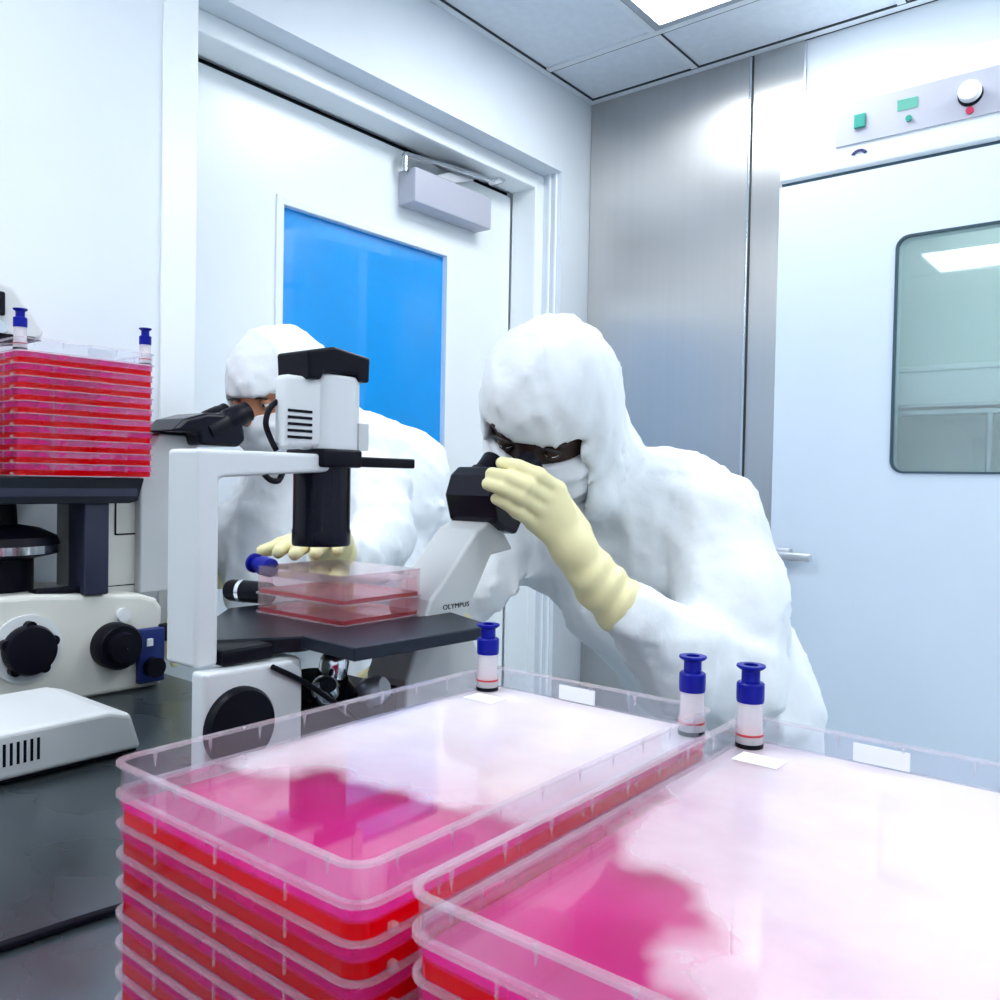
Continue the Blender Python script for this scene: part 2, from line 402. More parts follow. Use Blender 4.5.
# ------------------------------------------------------------ incubator
IX0, IX1, IY, IZ = -.836, .42, 2.15, 2.236
inc = thing('incubator', (-.2, 2.3, 0), 'tall white laboratory incubator with a window and top control panel, right of the steel wall', 'incubator')
WX0, WX1, IWZ0, IWZ1 = -.552, .14, 1.283, 1.838
m = MB()
yb = YR-.02; dt = .06
m.box((IX0, yb-.03, .05), (IX1, yb, IZ)); m.box((IX0, IY+dt, .05), (IX0+.05, yb-.03, IZ)); m.box((IX1-.05, IY+dt, .05), (IX1, yb-.03, IZ))
m.box((IX0+.05, IY+dt, IZ-.06), (IX1-.05, yb-.03, IZ)); m.box((IX0+.05, IY+dt, .05), (IX1-.05, yb-.03, .15))
m.build('cabinet', MT['header'], inc)
MB().rbox((IX0, IY, 2.017), (IX1, IY+dt, IZ), .008).build('header', MT['header'], inc, smooth=40)
MB().box((IX0+.004, IY+.012, 2.003), (IX1-.004, IY+dt, 2.018)).build('door_gap', MT['gasket'], inc)
for fx in (IX0+.05, IX1-.05):
    for fy in (IY+.1, yb-.06): MB().cyl((fx, fy, 0), (fx, fy, .05), .025).build('foot', MT['blacksoft'], inc, smooth=40)
# door leaf with a rounded window hole (bridged loops)
def plate_with_hole(mb, x0, x1, z0, z1, hx0, hx1, hz0, hz1, r, ya, yb_):
    cx, cz = (hx0+hx1)/2, (hz0+hz1)/2
    inner = [(cx+a, cz+b_) for a, b_ in rrect((hx1-hx0)/2, (hz1-hz0)/2, r, 6)]
    outer = []
    for (x, z) in inner:
        k = 7*[0]
        outer.append((x, z))
    n = len(inner); q = n//4
    corners = [(x1,z1),(x0,z1),(x0,z0),(x1,z0)]
    v = []; f = []
    for y in (ya, yb_):
        v += [(x, y, z) for x, z in inner]; v += [(x, y, z) for x, z in corners]
    for s_ in (0, n+4):
        for c in range(4):
            for k in range(q-1): f.append((s_+c*q+k, s_+c*q+k+1, s_+n+c))
            f.append((s_+c*q+q-1, s_+((c+1) % 4)*q, s_+n+(c+1) % 4, s_+n+c))
    for i in range(n): j = (i+1) % n; f.append((i, j, n+4+j, n+4+i))
    for c in range(4): d = (c+1) % 4; f.append((n+c, n+d, 2*n+4+d, 2*n+4+c))
    return mb.add(v, f)
m = MB(); plate_with_hole(m, IX0+.002, IX1-.002, .12, 2.006, WX0, WX1, IWZ0, IWZ1, .03, IY+.002, IY+dt)
idoor = m.build('door', MT['incubator'], inc)
m = MB(); cx_, cz_ = (WX0+WX1)/2, (IWZ0+IWZ1)/2
a = rrect((WX1-WX0)/2, (IWZ1-IWZ0)/2, .03, 6); bq = rrect((WX1-WX0)/2-.005, (IWZ1-IWZ0)/2-.005, .026, 6)
n = len(a); v = []
for y, lp in ((IY-.001, a), (IY-.001, bq), (IY+.012, bq), (IY+.012, a)): v += [(x+cx_, y, z+cz_) for x, z in lp]
f = []
for k in range(4):
    o1, o2 = k*n, ((k+1) % 4)*n
    for i in range(n): j = (i+1) % n; f.append((o1+i, o1+j, o2+j, o2+i))
m.add(v, f).build('gasket', MT['gasket'], idoor)
MB().prism([(x*.999+cx_, z*.999+cz_) for x, z in bq], 'y', IY+.008, IY+.013).build('window_pane', MT['pane'], idoor)
# chamber seen through the pane
m = MB(); c0, c1 = IX0+.06, IX1-.06
m.box((c0, yb-.05, 1.1), (c1, yb-.04, 1.98)); m.box((c0, IY+dt+.002, 1.1), (c0+.01, yb-.05, 1.98)); m.box((c1-.01, IY+dt+.002, 1.1), (c1, yb-.05, 1.98))
m.box((c0, IY+dt+.002, 1.97), (c1, yb-.05, 1.98)); m.box((c0, IY+dt+.002, 1.10), (c1, yb-.05, 1.11))
m.build('chamber', MT['cavity'], inc)
MB().box((-.50, 2.27, 1.950), (.06, 2.36, 1.966)).build('added_chamber_glow', MT['chamber_glow'], inc)  # unseen glowing strip, added to brighten the chamber behind the pane
m = MB(); m.box((c0+.012, IY+.075, 1.435), (c1-.012, yb-.055, 1.443)); m.box((c0+.012, IY+.075, 1.425), (c1-.012, IY+.085, 1.45))
m.build('shelf', MT['alu'], inc)
m = MB(); m.cyl((-.36, IY+.09, 1.112), (-.36, IY+.09, 1.425), .008, seg=10); m.build('shelf_post', MT['alu'], inc, smooth=40)
# handle
h = MB().rbox((-.832, IY-.05, 1.064), (-.715, IY-.03, 1.083), .004).build('handle', MT['alu'], idoor, smooth=40)
MB().rbox((-.826, IY-.03, 1.066), (-.775, IY, 1.092), .004).build('handle_mount', MT['alu'], h, smooth=40)
# control panel
cp = MB().box((-.696, IY-.004, 2.075), (.25, IY-.0005, 2.176)).build('control_panel', MT['panel'], inc)
MB().rbox((-.652, IY-.011, 2.108), (-.626, IY-.004, 2.141), .002).build('power_switch', MT['teal'], cp)
MB().box((-.556, IY-.006, 2.127), (-.512, IY-.004, 2.151)).build('display', MT['lcd'], cp)
MB().cyl((-.530, IY-.004, 2.104), (-.530, IY-.009, 2.104), .007).build('indicator_light', MT['teal'], cp, smooth=40)
MB().lathe([(.024,0),(.023,.016),(.021,.020)], (-.404, IY-.004, 2.130), (0,-1,0)).build('dial_knob', [MT['header']], cp, smooth=40)
MB().lathe([(.026,0),(.025,.004)], (-.404, IY-.004, 2.126), (0,-1,0)).build('dial_base', MT['black'], cp, smooth=40)
MB().cyl((-.404, IY-.004, 2.090), (-.404, IY-.009, 2.090), .008).build('indicator_light', MT['red'], cp, smooth=40)
lg = MB()
for k in range(7):
    a0 = math.radians(20+20*k); a1 = math.radians(20+20*(k+1))
    lg.prism([(-.640+.020*math.cos(a0), 2.044+.016*math.sin(a0)), (-.640+.020*math.cos(a1), 2.044+.016*math.sin(a1)), (-.640+.012*math.cos(a1), 2.044+.009*math.sin(a1)), (-.640+.012*math.cos(a0), 2.044+.009*math.sin(a0))], 'y', IY-.002, IY-.0003)
lg.build('badge', MT['navy'], inc)
# white bins on the incubator shelf and floor
for k, (x0, x1, z0, z1, lab) in enumerate(((-.62,-.26,1.443,1.545,'white lidded bin on the incubator shelf, at the left behind the glass'), (-.22,.10,1.443,1.575,'taller white lidded bin on the incubator shelf, at the right behind the glass'))):
    t = thing('storage_bin', ((x0+x1)/2, 2.33, z0), lab, 'bin')
    m = MB(); m.prism([(x0+.012,z0),(x1-.012,z0),(x1,z1-.014),(x0,z1-.014)], 'y', 2.26, 2.40); m.build('bin_body', MT['sticker'], t, bevel=.004)
    MB().rbox((x0-.006, 2.254, z1-.014), (x1+.006, 2.406, z1), .004).build('bin_lid', MT['header'], t, smooth=40)
m = MB(); m.lathe([(.001,0),(.05,.0),(.085,.03),(.092,.09),(.075,.15),(.045,.19),(.012,.21),(.001,.212)], (-.22, 2.32, 1.112), caps=False)
m.cyl((-.22,2.32,1.31),(-.22,2.32,1.335),.016)
tag(m.build('bag', MT['sticker'], smooth=60), 'rounded white bag standing below the incubator shelf', 'bag')

# ------------------------------------------------------------ door closer
dc = thing('door_closer', (-1.78, 1.93, 2.09), 'silver door closer with a folded arm at the top of the white door', 'door closer')
MB().rbox((XD, 1.757, 2.040), (-1.742, 2.100, 2.139), .004).build('closer_body', MT['panel'], dc, smooth=40)
MB().box((XD+.02, 1.78, 2.139), (-1.752, 1.96, 2.143)).build('slot', MT['black'], dc)
MB().cyl((-1.775, 1.748, 2.128), (-1.775, 1.748, 2.176), .009).build('pivot', MT['chrome'], dc, smooth=40)
m = MB(); m.prism([(1.735,2.168),(1.745,2.182),(2.150,2.222),(2.152,2.205)], 'x', -1.782, -1.764)
m.build('main_arm', MT['chrome'], dc, bevel=.003)
m = MB(); m.prism([(1.87,2.150),(1.95,2.150),(2.06,2.19),(2.07,2.208),(1.98,2.205)], 'x', -1.800, -1.784)
m.build('link_arm', MT['alu'], dc, bevel=.003)
MB().cyl((-1.79, 2.148, 2.214), (-1.735, 2.148, 2.214), .012).build('arm_joint', MT['chrome'], dc, smooth=40)

# ------------------------------------------------------------ bench
BZ = .902
bench = thing('bench', (-.8, .2, 0), 'stainless steel laboratory bench that carries the microscopes and culture stacks', 'bench')
MB().rbox((XL+.01, -.75, BZ-.035), (0.03, .80, BZ), .004).build('worktop', MT['bench'], bench, smooth=40)
for x in (XL+.06, -.06):
    for y in (-.68, .73): MB().rbox((x-.02, y-.02, 0), (x+.02, y+.02, BZ-.035), .004).build('leg', MT['alu'], bench, smooth=40)
MB().box((XL+.05, .70, BZ-.10), (-.02, .72, BZ-.035)).build('apron', MT['alu'], bench)
MB().box((XL+.05, -.70, BZ-.10), (-.02, -.68, BZ-.035)).build('apron', MT['alu'], bench)
c = MB(); c.tube([(-.80,-.02,BZ+.004),(-.70,.10,BZ+.004),(-.672,.18,BZ+.004),(-.6605,.255,BZ+.004),(-.650,.335,BZ+.004),(-.628,.42,BZ+.004),(-.58,.52,BZ+.004)], .0038)
tag(c.build('power_cable', MT['black'], smooth=60), 'black cable lying across the steel bench at the lower left', 'cable')

# ------------------------------------------------------------ culture stacks
SWX, SWY, P = .2045/2, .337/2, .01685
def make_stack(label, group):
    root = thing('culture_stack', (0,0,0), label, 'culture stack', group)
    lay = MB(); ring(lay, SWX, SWY, .012, .0014, 0, P); slab(lay, SWX-.001, SWY-.001, .011, 0, .0012)
    for sx in (-1, 1):
        lay.lathe([(.0085,.001),(.0085,P)], (sx*.0895, SWY-.0125, 0), seg=16, caps=False)
        lay.slot(1)
        for sy_ in (-1, 1): lay.rbox((sx*(SWX+.0005)-.0022, sy_*(SWY-.02)-.0022, .0005), (sx*(SWX+.0005)+.0022, sy_*(SWY-.02)+.0022, .0055), .001, 1)
        lay.slot(0)
    lay.slot(1); ring(lay, SWX+.0020, SWY+.0020, .0137, .0032, 0, .0017)
    for k in range(-2, 3): lay.box((-SWX-.0012, k*.06-.0005, .007), (-SWX, k*.06+.0005, P)); lay.box((SWX, k*.06-.0005, .007), (SWX+.0012, k*.06+.0005, P))
    for k in range(-1, 2): lay.box((k*.055-.0005, -SWY-.0012, .007), (k*.055+.0005, -SWY, P)); lay.box((k*.055-.0005, SWY, .007), (k*.055+.0005, SWY+.0012, P))
    med = MB(); slab(med, SWX-.0018, SWY-.0018, .0105, .0014, .0096)
    lo = lay.build('culture_tray', [MT['wallfilm'], MT['rim']], root, smooth=35)
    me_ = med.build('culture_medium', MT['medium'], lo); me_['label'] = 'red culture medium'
    lmesh, mmesh = lo.data, me_.data
    for k in range(1, 10):
        o = lo.copy(); COL.objects.link(o); o.parent = root; o.location = (0, 0, k*P)
        q = me_.copy(); COL.objects.link(q); q.parent = o; q.matrix_parent_inverse = Matrix.Identity(4); q.location = (0,0,0)
        o.matrix_parent_inverse = Matrix.Identity(4)
    z = 10*P
    lid = MB(); slab(lid, SWX-.001, SWY-.001, .011, z, z+.0016)
    lid.slot(1); ring(lid, SWX+.0024, SWY+.0024, .0141, .0040, z-.0004, z+.0020)
    lid.slot(2); ring(lid, SWX, SWY, .012, .0016, z+.0016, z+.0170)
    lid.slot(1); ring(lid, SWX+.0024, SWY+.0024, .0141, .0042, z+.0170, z+.0188)
    for k in range(-4, 5):
        for sx in (-1, 1):
            x = sx*(SWX-.0022)
            lid.add([(x-.0006,k*.036-.0012,z+.017),(x-.0006,k*.036+.0012,z+.017),(x+.0006,k*.036+.0012,z+.017),(x+.0006,k*.036-.0012,z+.017),(x,k*.036,z+.0075)],[(0,1,4),(1,2,4),(2,3,4),(3,0,4),(0,3,2,1)])
    for k in range(-2, 3):
        for sy_ in (-1, 1):
            y = sy_*(SWY-.0022)
            lid.add([(k*.04-.0012,y-.0006,z+.017),(k*.04+.0012,y-.0006,z+.017),(k*.04+.0012,y+.0006,z+.017),(k*.04-.0012,y+.0006,z+.017),(k*.04,y,z+.0075)],[(0,1,4),(1,2,4),(2,3,4),(3,0,4),(0,3,2,1)])
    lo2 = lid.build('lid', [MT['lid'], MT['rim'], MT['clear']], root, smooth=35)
    MB().rbox((-SWX+.010, SWY-.050, z+.0016), (-SWX+.040, SWY-.030, z+.0022), .0003, 1).build('label_sticker', MT['sticker'], lo2)
    MB().box((-.030, SWY-.0026, z+.003), (.004, SWY-.0017, z+.0145)).build('label_sticker', MT['sticker'], lo2)
    for sx in (-1, 1):
        x, y, zz = sx*.0940, SWY-.0165, z+.0016
        nk = MB().lathe([(.0092,0),(.0092,.012),(.0084,.014),(.0084,.034),(.007,.034)], (x,y,zz)).build('port_neck', MT['neck'], root, smooth=35)
        MB().lathe([(.0094,.0),(.0094,.0030)], (x,y,zz+.0005)).build('seal_ring', MT['black'], nk, smooth=35)
        MB().lathe([(.0094,.0),(.0094,.0016)], (x,y,zz+.0085)).build('level_ring', MT['ring'], nk, smooth=35)
        MB().lathe([(.0075,.0),(.0090,.0),(.0093,.002),(.0093,.0125),(.0084,.0135),(.0062,.0136),(.0062,.0215),(.0086,.0228),(.0098,.0240),(.0095,.0252),(.0050,.0252),(.0048,.015),(.001,.015)], (x,y,zz+.0310), caps=False).build('vent_cap', MT['cap'], root, smooth=35)
    return root
GRP = 'ten-layer culture stacks'
sa = make_stack('clear ten-layer culture stack of red medium, left of the two on the near bench', GRP)
def copy_tree(o, parent=None):
    c_ = o.copy(); COL.objects.link(c_)
    if parent: c_.parent = parent; c_.matrix_parent_inverse = o.matrix_parent_inverse.copy()
    for ch in list(o.children): copy_tree(ch, c_)
    return c_
sa.location = (-.3645, .4065, BZ)
sb = copy_tree(sa); sb.location = (-.1345, .4085, BZ-.0005)
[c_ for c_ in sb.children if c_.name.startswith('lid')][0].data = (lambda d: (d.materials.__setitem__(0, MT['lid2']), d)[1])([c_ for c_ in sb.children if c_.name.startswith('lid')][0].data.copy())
sb['label'] = 'clear ten-layer culture stack with pink lid at the right front corner of the bench'
sc_ = copy_tree(sa); sc_.rotation_euler = (0,0,-math.pi/2); sc_.scale = (1, 1, 1.055); sc_.location = (-1.290-SWY, .6205, 1.2430)
sc_['label'] = 'ten-layer culture stack of pink medium on the stage of the microscope by the wall'

# ------------------------------------------------------------ near microscope
mic = thing('microscope', (-.72, .62, BZ), 'white microscope with black lamp cap behind the near culture stack, small flask on its stage', 'microscope')
X0, X1 = -.745, -.695
# foot + rear base + front stand
m = MB(); m.prism([(.53,BZ),(.86,BZ),(.86,BZ+.045),(.56,BZ+.06),(.556,1.066),(.53,1.070)], 'x', -.80, -.701)
base = m.build('base', MT['scope'], mic, bevel=.006)
m = MB(); m.prism([(.43,BZ),(.540,BZ),(.540,1.058),(.528,1.070),(.43,1.072)], 'x', -.702, -.680)
m.build('side_cover', MT['scope'], mic, bevel=.004)
m = MB(); m.prism([(.728,1.108),(.811,1.188),(.848,1.202),(.884,1.160),(.839,1.155),(.791,1.083),(.84,.99),(.84,.945),(.69,.945),(.69,1.02)], 'x', -.752, -.685)
tubebase = m.build('tube_base', MT['scopegrey'], mic, bevel=.004)
# pillar and arm
m = MB(); m.prism([(.430,1.0735),(.454,1.0735),(.454,1.246),(.460,1.248),(.597,1.256),(.597,1.2735),(.430,1.2735)], 'x', X0, X1)
m.build('lamp_arm', MT['scope'], mic, bevel=.004)
# big side knob on the base
MB().lathe([(.0370,0),(.0370,.005),(.034,.009),(.001,.009)], (-.680, .466, 1.018), (1,0,0), caps=False, seg=40).build('focus_knob', MT['black'], mic, smooth=40)
# lamp house
lh = MB(); slab(lh, .0225, .032, .018, 1.277, 1.357, -.7175, .600)
lh.rbox((-.722,.531,1.279),(-.7005,.592,1.352),.006)
lamp = lh.build('lamp_house', MT['scope'], mic, smooth=40, bevel=.003)
v_ = MB()
for k in range(5): v_.box((-.7007, .533, 1.2880+k*.0066), (-.6995, .563, 1.2908+k*.0066))
v_.build('vent_slots', MT['black'], lamp)
m = MB(); m.prism([(.553,1.349),(.568,1.349),(.572,1.357),(.616,1.359),(.620,1.352),(.634,1.352),(.635,1.379),(.585,1.385),(.551,1.377)], 'x', -.745, -.692)
m.build('lamp_cap', MT['black'], mic, bevel=.003)
cb = MB(); cb.box((-.722,.545,1.322),(-.712,.556,1.352)); cb.tube([(-.717,.550,1.327),(-.717,.536,1.326),(-.717,.524,1.318),(-.717,.519,1.302),(-.717,.525,1.287),(-.717,.532,1.276)], .0030)
cb.tube([(-.700,.505,1.252),(-.697,.511,1.246),(-.697,.520,1.2455),(-.700,.527,1.253)], .003)
cb.build('lamp_cable', MT['black'], mic, smooth=50)
MB().box((-.705,.622,1.279),(-.695,.636,1.308)).build('filter_latch', MT['scopegrey'], mic)
m = MB(); m.rbox((-.750,.568,1.2600),(-.688,.622,1.2790),.003); m.rbox((-.728,.610,1.2615),(-.700,.714,1.2725),.002)
m.build('filter_slider', MT['black'], mic, smooth=40)
MB().lathe([(.0300,0),(.0310,.002),(.0310,.016),(.0302,.018),(.0302,.086)], (-.722,.595,1.1770), seg=36).build('condenser', MT['blackgloss'], mic, smooth=40)
# stage, black plate plus raised side plate
SZ_ = 1.0895
m = MB(); m.prism([(-.690,.545),(-.735,.470),(-.770,.470),(-.800,.498),(-.900,.600),(-.900,.790),(-.690,.790)], 'z', SZ_-.016, SZ_)
st = m.build('stage', MT['stage'], mic, bevel=.002)
m = MB(); m.prism([(-.690,.5445),(-.603,.5380),(-.590,.7270),(-.690,.7660)], 'z', SZ_-.012, SZ_+.0012)
m.build('side_plate', MT['stage2'], mic, bevel=.0015)
MB().rbox((-.76,.455,SZ_-.017),(-.69,.512,SZ_-.002),.003).build('stage_bracket', MT['black'], mic, smooth=40)
sk = MB().lathe([(.013,0),(.014,.004),(.014,.060),(.012,.066)], (-.892,.655,1.103), (-1,-.25,0)).build('stage_knob', MT['black'], mic, smooth=40)
MB().lathe([(.0146,.040),(.0146,.046)], (-.892,.655,1.103), (-1,-.25,0)).build('knob_ring', MT['chrome'], sk, smooth=40)
# nosepiece and objectives under the stage
MB().box((-.80,.545,.965),(-.70,.69,1.012)).build('nosepiece_block', MT['black'], mic)
MB().lathe([(.040,0),(.042,.006),(.030,.020)], (-.735,.605,1.012), (.15,0,1)).build('nosepiece', MT['blackgloss'], mic, smooth=40)
MB().lathe([(.014,0),(.016,.004),(.016,.022),(.010,.034),(.006,.036)], (-.722,.612,1.030), (.1,.1,1)).build('objective', MT['chrome'], mic, smooth=40)
MB().lathe([(.013,0),(.015,.004),(.015,.018),(.009,.026)], (-.705,.585,1.020), (.7,-.3,.6)).build('objective', MT['chrome'], mic, smooth=40)
MB().lathe([(.013,0),(.016,.004),(.016,.020),(.011,.028)], (-.700,.640,1.012), (.8,.25,.35)).build('objective', MT['alu'], mic, smooth=40)
MB().tube([(-.676,.50,1.068),(-.674,.54,1.045),(-.672,.60,1.000),(-.674,.64,.965),(-.68,.66,.93)], .0028).build('side_cord', MT['black'], mic, smooth=50)
# binocular head
m = MB(); m.prism([(.830,1.198),(.820,1.230),(.830,1.256),(.846,1.268),(.868,1.258),(.888,1.200),(.874,1.180),(.850,1.186)], 'x', -.752, -.672)
head = m.build('binocular_head', MT['blackgloss'], mic, bevel=.005)
for xx in (-.674, -.735):
    MB().lathe([(.017,0),(.0165,.028),(.0185,.030),(.0185,.050),(.0155,.054),(.0175,.070),(.0195,.080),(.0145,.081),(.012,.074),(.001,.074)], (xx,.834,1.2275), (0,.80,.53), caps=False).build('eyepiece', MT['black'], head, smooth=40)
# maker's wording on the stand
tc = bpy.data.curves.new('wording', 'FONT'); tc.body = 'OLYMPUS'; tc.size = .0105; tc.extrude = .0002; tc.align_x = 'CENTER'; tc.space_character = 1.05
to = bpy.data.objects.new('wording', tc)
me = bpy.data.meshes.new_from_object(to); bpy.data.objects.remove(to)
wo = bpy.data.objects.new('wording', me); COL.objects.link(wo); me.materials.append(MT['black'])
wo.rotation_euler = (math.pi/2, 0, math.pi/2); wo.location = (-.6845, .772, 1.0950); wo.scale = (1, .8, 1)
attach(wo, mic)

# two-layer flask on the near stage
fl = thing('culture_flask', (-.776, .667, SZ_), 'small two-layer clear culture flask with pink medium on the near microscope stage', 'culture flask')
FX, FY, FP = .0765, .061, .0220
for k in range(2):
    m = MB()
    def sh(mb_): return mb_
    ring(m, FX, FY, .006, .0013, 0, FP); slab(m, FX-.001, FY-.001, .0055, 0, .0012)
    for sx in (-1, 1):
        for sy_ in (-1, 1): m.lathe([(.0065,.001),(.0065,FP)], (sx*(FX-.009), sy_*(FY-.009), 0), seg=14, caps=False)
    m.slot(1); ring(m, FX+.002, FY+.002, .0075, .003, 0, .0016)
    m.v = [(x-.776, y+.667, z+SZ_+.0004+k*FP) for x, y, z in m.v]
    tr_ = m.build('culture_tray', [MT['cclear'], MT['rim']], fl, smooth=35)
    m = MB(); slab(m, FX-.002, FY-.002, .005, .0015, .0058); m.v = [(x-.776, y+.667, z+SZ_+.0004+k*FP) for x, y, z in m.v]
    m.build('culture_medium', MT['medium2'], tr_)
m = MB(); slab(m, FX-.001, FY-.001, .0055, 2*FP, 2*FP+.0014); ring(m, FX, FY, .006, .0013, 2*FP+.0014, 2*FP+.0105)
m.v = [(x-.776, y+.667, z+SZ_+.0004) for x, y, z in m.v]
m.build('lid', [MT['cclear']], fl, smooth=35)
zt = SZ_+.0004+2*FP+.0105
m = MB(); m.box((-.851,.607,zt-.0012),(-.701,.727,zt)); m.build('lid_plate', MT['cclear'], fl)
MB().lathe([(.009,0),(.0115,.002),(.0115,.020),(.008,.021),(.008,.032),(.0120,.034),(.0120,.038)], (-.853,.628,1.1395), (-1,.05,.10)).build('vent_cap', MT['cap'], fl, smooth=40)

# ------------------------------------------------------------ far microscope by the wall
fm = thing('microscope', (-1.43, .60, BZ), 'large cream microscope by the white wall with black side knobs and stacked trays on top', 'microscope')
NX = -1.312
m = MB(); m.prism([(.20,BZ),(.752,BZ-.0),(.752,1.030),(.742,1.046),(.715,1.056),(.55,1.070),(.20,1.072)], 'x', -1.53, NX)
fb = m.build('base', MT['cream'], fm, bevel=.008)
kn = MB().lathe([(.050,0),(.050,.003)], (NX,.5400,.9915), (1,0,0), seg=40).build('dial_plate', MT['scope'], fm, smooth=40)
kb = MB(); kb.lathe([(.036,0),(.037,.012),(.034,.020),(.020,.022)], (NX+.003,.5400,.9915), (1,0,0), seg=36)
for k in range(5):
    a = 2*math.pi*k/5+.3; kb.cyl((NX+.004,.540+.034*math.cos(a),.9915+.034*math.sin(a)), (NX+.016,.540+.034*math.cos(a),.9915+.034*math.sin(a)), .008, seg=12)
kb.build('side_dial', MT['black'], fm, smooth=40)
MB().lathe([(.036,0),(.036,.026),(.033,.030),(.024,.030),(.022,.044),(.001,.046)], (NX,.668,.980), (1,0,0), seg=36, caps=False).build('focus_knob', MT['black'], fm, smooth=40)
MB().cyl((NX,.683,1.026),(NX+.008,.683,1.026),.011).build('button', MT['scope'], fm, smooth=40)
bb = MB().rbox((NX-.002,.706,.912),(NX+.012,.750,1.000),.003).build('control_box', MT['bluebox'], fm, smooth=40)
MB().rbox((NX+.011,.718,.972),(NX+.015,.728,.984),.001).build('button', MT['scope'], bb)
MB().cyl((NX+.012,.728,.938),(NX+.026,.728,.938),.016).build('knob', MT['black'], bb, smooth=40)
MB().rbox((NX-.002,.744,.975),(NX+.010,.762,1.004),.003).build('side_socket', MT['black'], fm, smooth=40)
# stage and its supports
m = MB(); m.prism([(.20,1.2425),(.710,1.2425),(.700,1.207),(.686,1.203),(.20,1.203)], 'x', -1.615, -1.296)
fs = m.build('stage', MT['stage'], fm, bevel=.002)
MB().box((-1.2962,.20,1.2140),(-1.2945,.697,1.2260)).build('stage_edge', MT['darkgrey'], fs)
MB().rbox((-1.36,.620,1.062),(-1.305,.658,1.204),.003).build('stage_post', MT['darkgrey'], fm, smooth=40)
MB().rbox((-1.345,.555,1.066),(-1.32,.632,1.0745),.002).build('stage_lever', MT['black'], fm, smooth=40)
MB().rbox((-1.375,.590,1.066),(-1.335,.66,1.0735),.002).build('stage_foot', MT['alu'], fm, smooth=40)
m = MB(); m.prism([(.655,1.05),(.80,1.05),(.80,1.206),(.655,1.206)], 'x', -1.48, -1.372)
m.build('rear_body', MT['cream'], fm, bevel=.003)
m = MB(); m.prism([(.735,1.05),(.842,1.05),(.846,1.26),(.838,1.3165),(.77,1.3175),(.735,1.27)], 'x', -1.455, -1.355)
m.build('tube_base', MT['scopegrey'], fm, bevel=.004)
MB().box((-1.3715,.70,1.1480),(-1.3705,.80,1.1505)).build('panel_seam', MT['black'], fm)
MB().box((-1.3715,.70,1.1480),(-1.3705,.7025,1.205)).build('panel_seam', MT['black'], fm)
MB().box((-1.3715,.66,1.0640),(-1.3705,.80,1.0655)).build('panel_seam', MT['black'], fm)
MB().rbox((-1.458,.765,1.3165),(-1.352,.840,1.3205),.001).build('tube_collar', MT['black'], fm)
# turret under the stage
MB().lathe([(.050,0),(.052,.004),(.052,.052),(.086,.060),(.088,.070),(.088,.074)], (-1.40,.530,1.066), seg=40).build('turret_body', MT['black'], fm, smooth=40)
MB().lathe([(.0885,0),(.0885,.012)], (-1.40,.530,1.128), seg=40).build('turret_ring', MT['chrome'], fm, smooth=40)
MB().lathe([(.088,0),(.084,.012),(.060,.024),(.030,.030),(.028,.066)], (-1.40,.530,1.140), seg=40).build('turret_top', MT['black'], fm, smooth=40)
# binocular head
m = MB(); m.prism([(.765,1.3205),(.790,1.344),(.830,1.356),(.865,1.357),(.905,1.336),(.908,1.312),(.895,1.3000),(.820,1.3000),(.815,1.3205)], 'x', -1.412, -1.312)
fh = m.build('binocular_head', MT['blackgloss'], fm, bevel=.006)
for xx in (-1.330, -1.392):
    MB().lathe([(.022,0),(.0215,.040),(.0200,.042),(.0200,.048),(.0212,.050),(.0205,.078),(.0190,.080),(.0190,.094),(.015,.095),(.013,.088),(.001,.088)], (xx,.838,1.323), (0,.89,.45), caps=False).build('eyepiece', MT['black'], fh, smooth=40)
# illumination column above the stage, mostly out of frame
m = MB(); m.prism([(.38,1.455),(.555,1.446),(.612,1.462),(.618,1.474),(.572,1.536),(.556,1.541),(.38,1.560)], 'x', -1.52, -1.44)
ih = m.build('lamp_house', MT['scopegrey'], fm, bevel=.006)
m = MB(); m.prism([(.38,1.440),(.53,1.443),(.612,1.459),(.600,1.464),(.38,1.458)], 'x', -1.522, -1.437); m.rbox((-1.4405,.50,1.490),(-1.434,.557,1.527),.003)
m.build('lamp_underside', MT['black'], ih)
MB().cyl((-1.438,.548,1.472),(-1.430,.548,1.472),.010).build('screw', MT['chrome'], ih, smooth=40)
MB().rbox((-1.57,.22,1.05),(-1.42,.40,1.50),.01).build('lamp_pillar', MT['cream'], fm, smooth=40)
MB().lathe([(.030,0),(.030,.030),(.022,.034)], (-1.40,.752,.985), (0,1,0)).build('side_port', MT['black'], fm, smooth=40)

# power supply box on the bench
ps = thing('power_supply', (-1.1, .35, BZ), 'low white power supply box with vent slots on the bench below the far microscope', 'power supply')
m = MB(); m.prism([(.10,BZ+.006),(.552,BZ+.006),(.538,BZ+.052),(.512,BZ+.060),(.10,BZ+.060)], 'x', -1.19, -1.008)
m.build('housing', MT['scope'], ps, bevel=.006)
for x in (-1.03,-1.17):
    for y in (.14,.53): MB().cyl((x,y,BZ),(x,y,BZ+.008),.010).build('foot', MT['black'], ps, smooth=40)
m = MB()
for k in range(12): m.box((-1.0085, .428-k*.0072-.0015, BZ+.022), (-1.0072, .428-k*.0072+.0015, BZ+.047))
m.build('vent_slots', MT['black'], ps)
MB().box((-1.185,.105,BZ+.003),(-1.012,.546,BZ+.0065)).build('bottom_plate', MT['black'], ps)

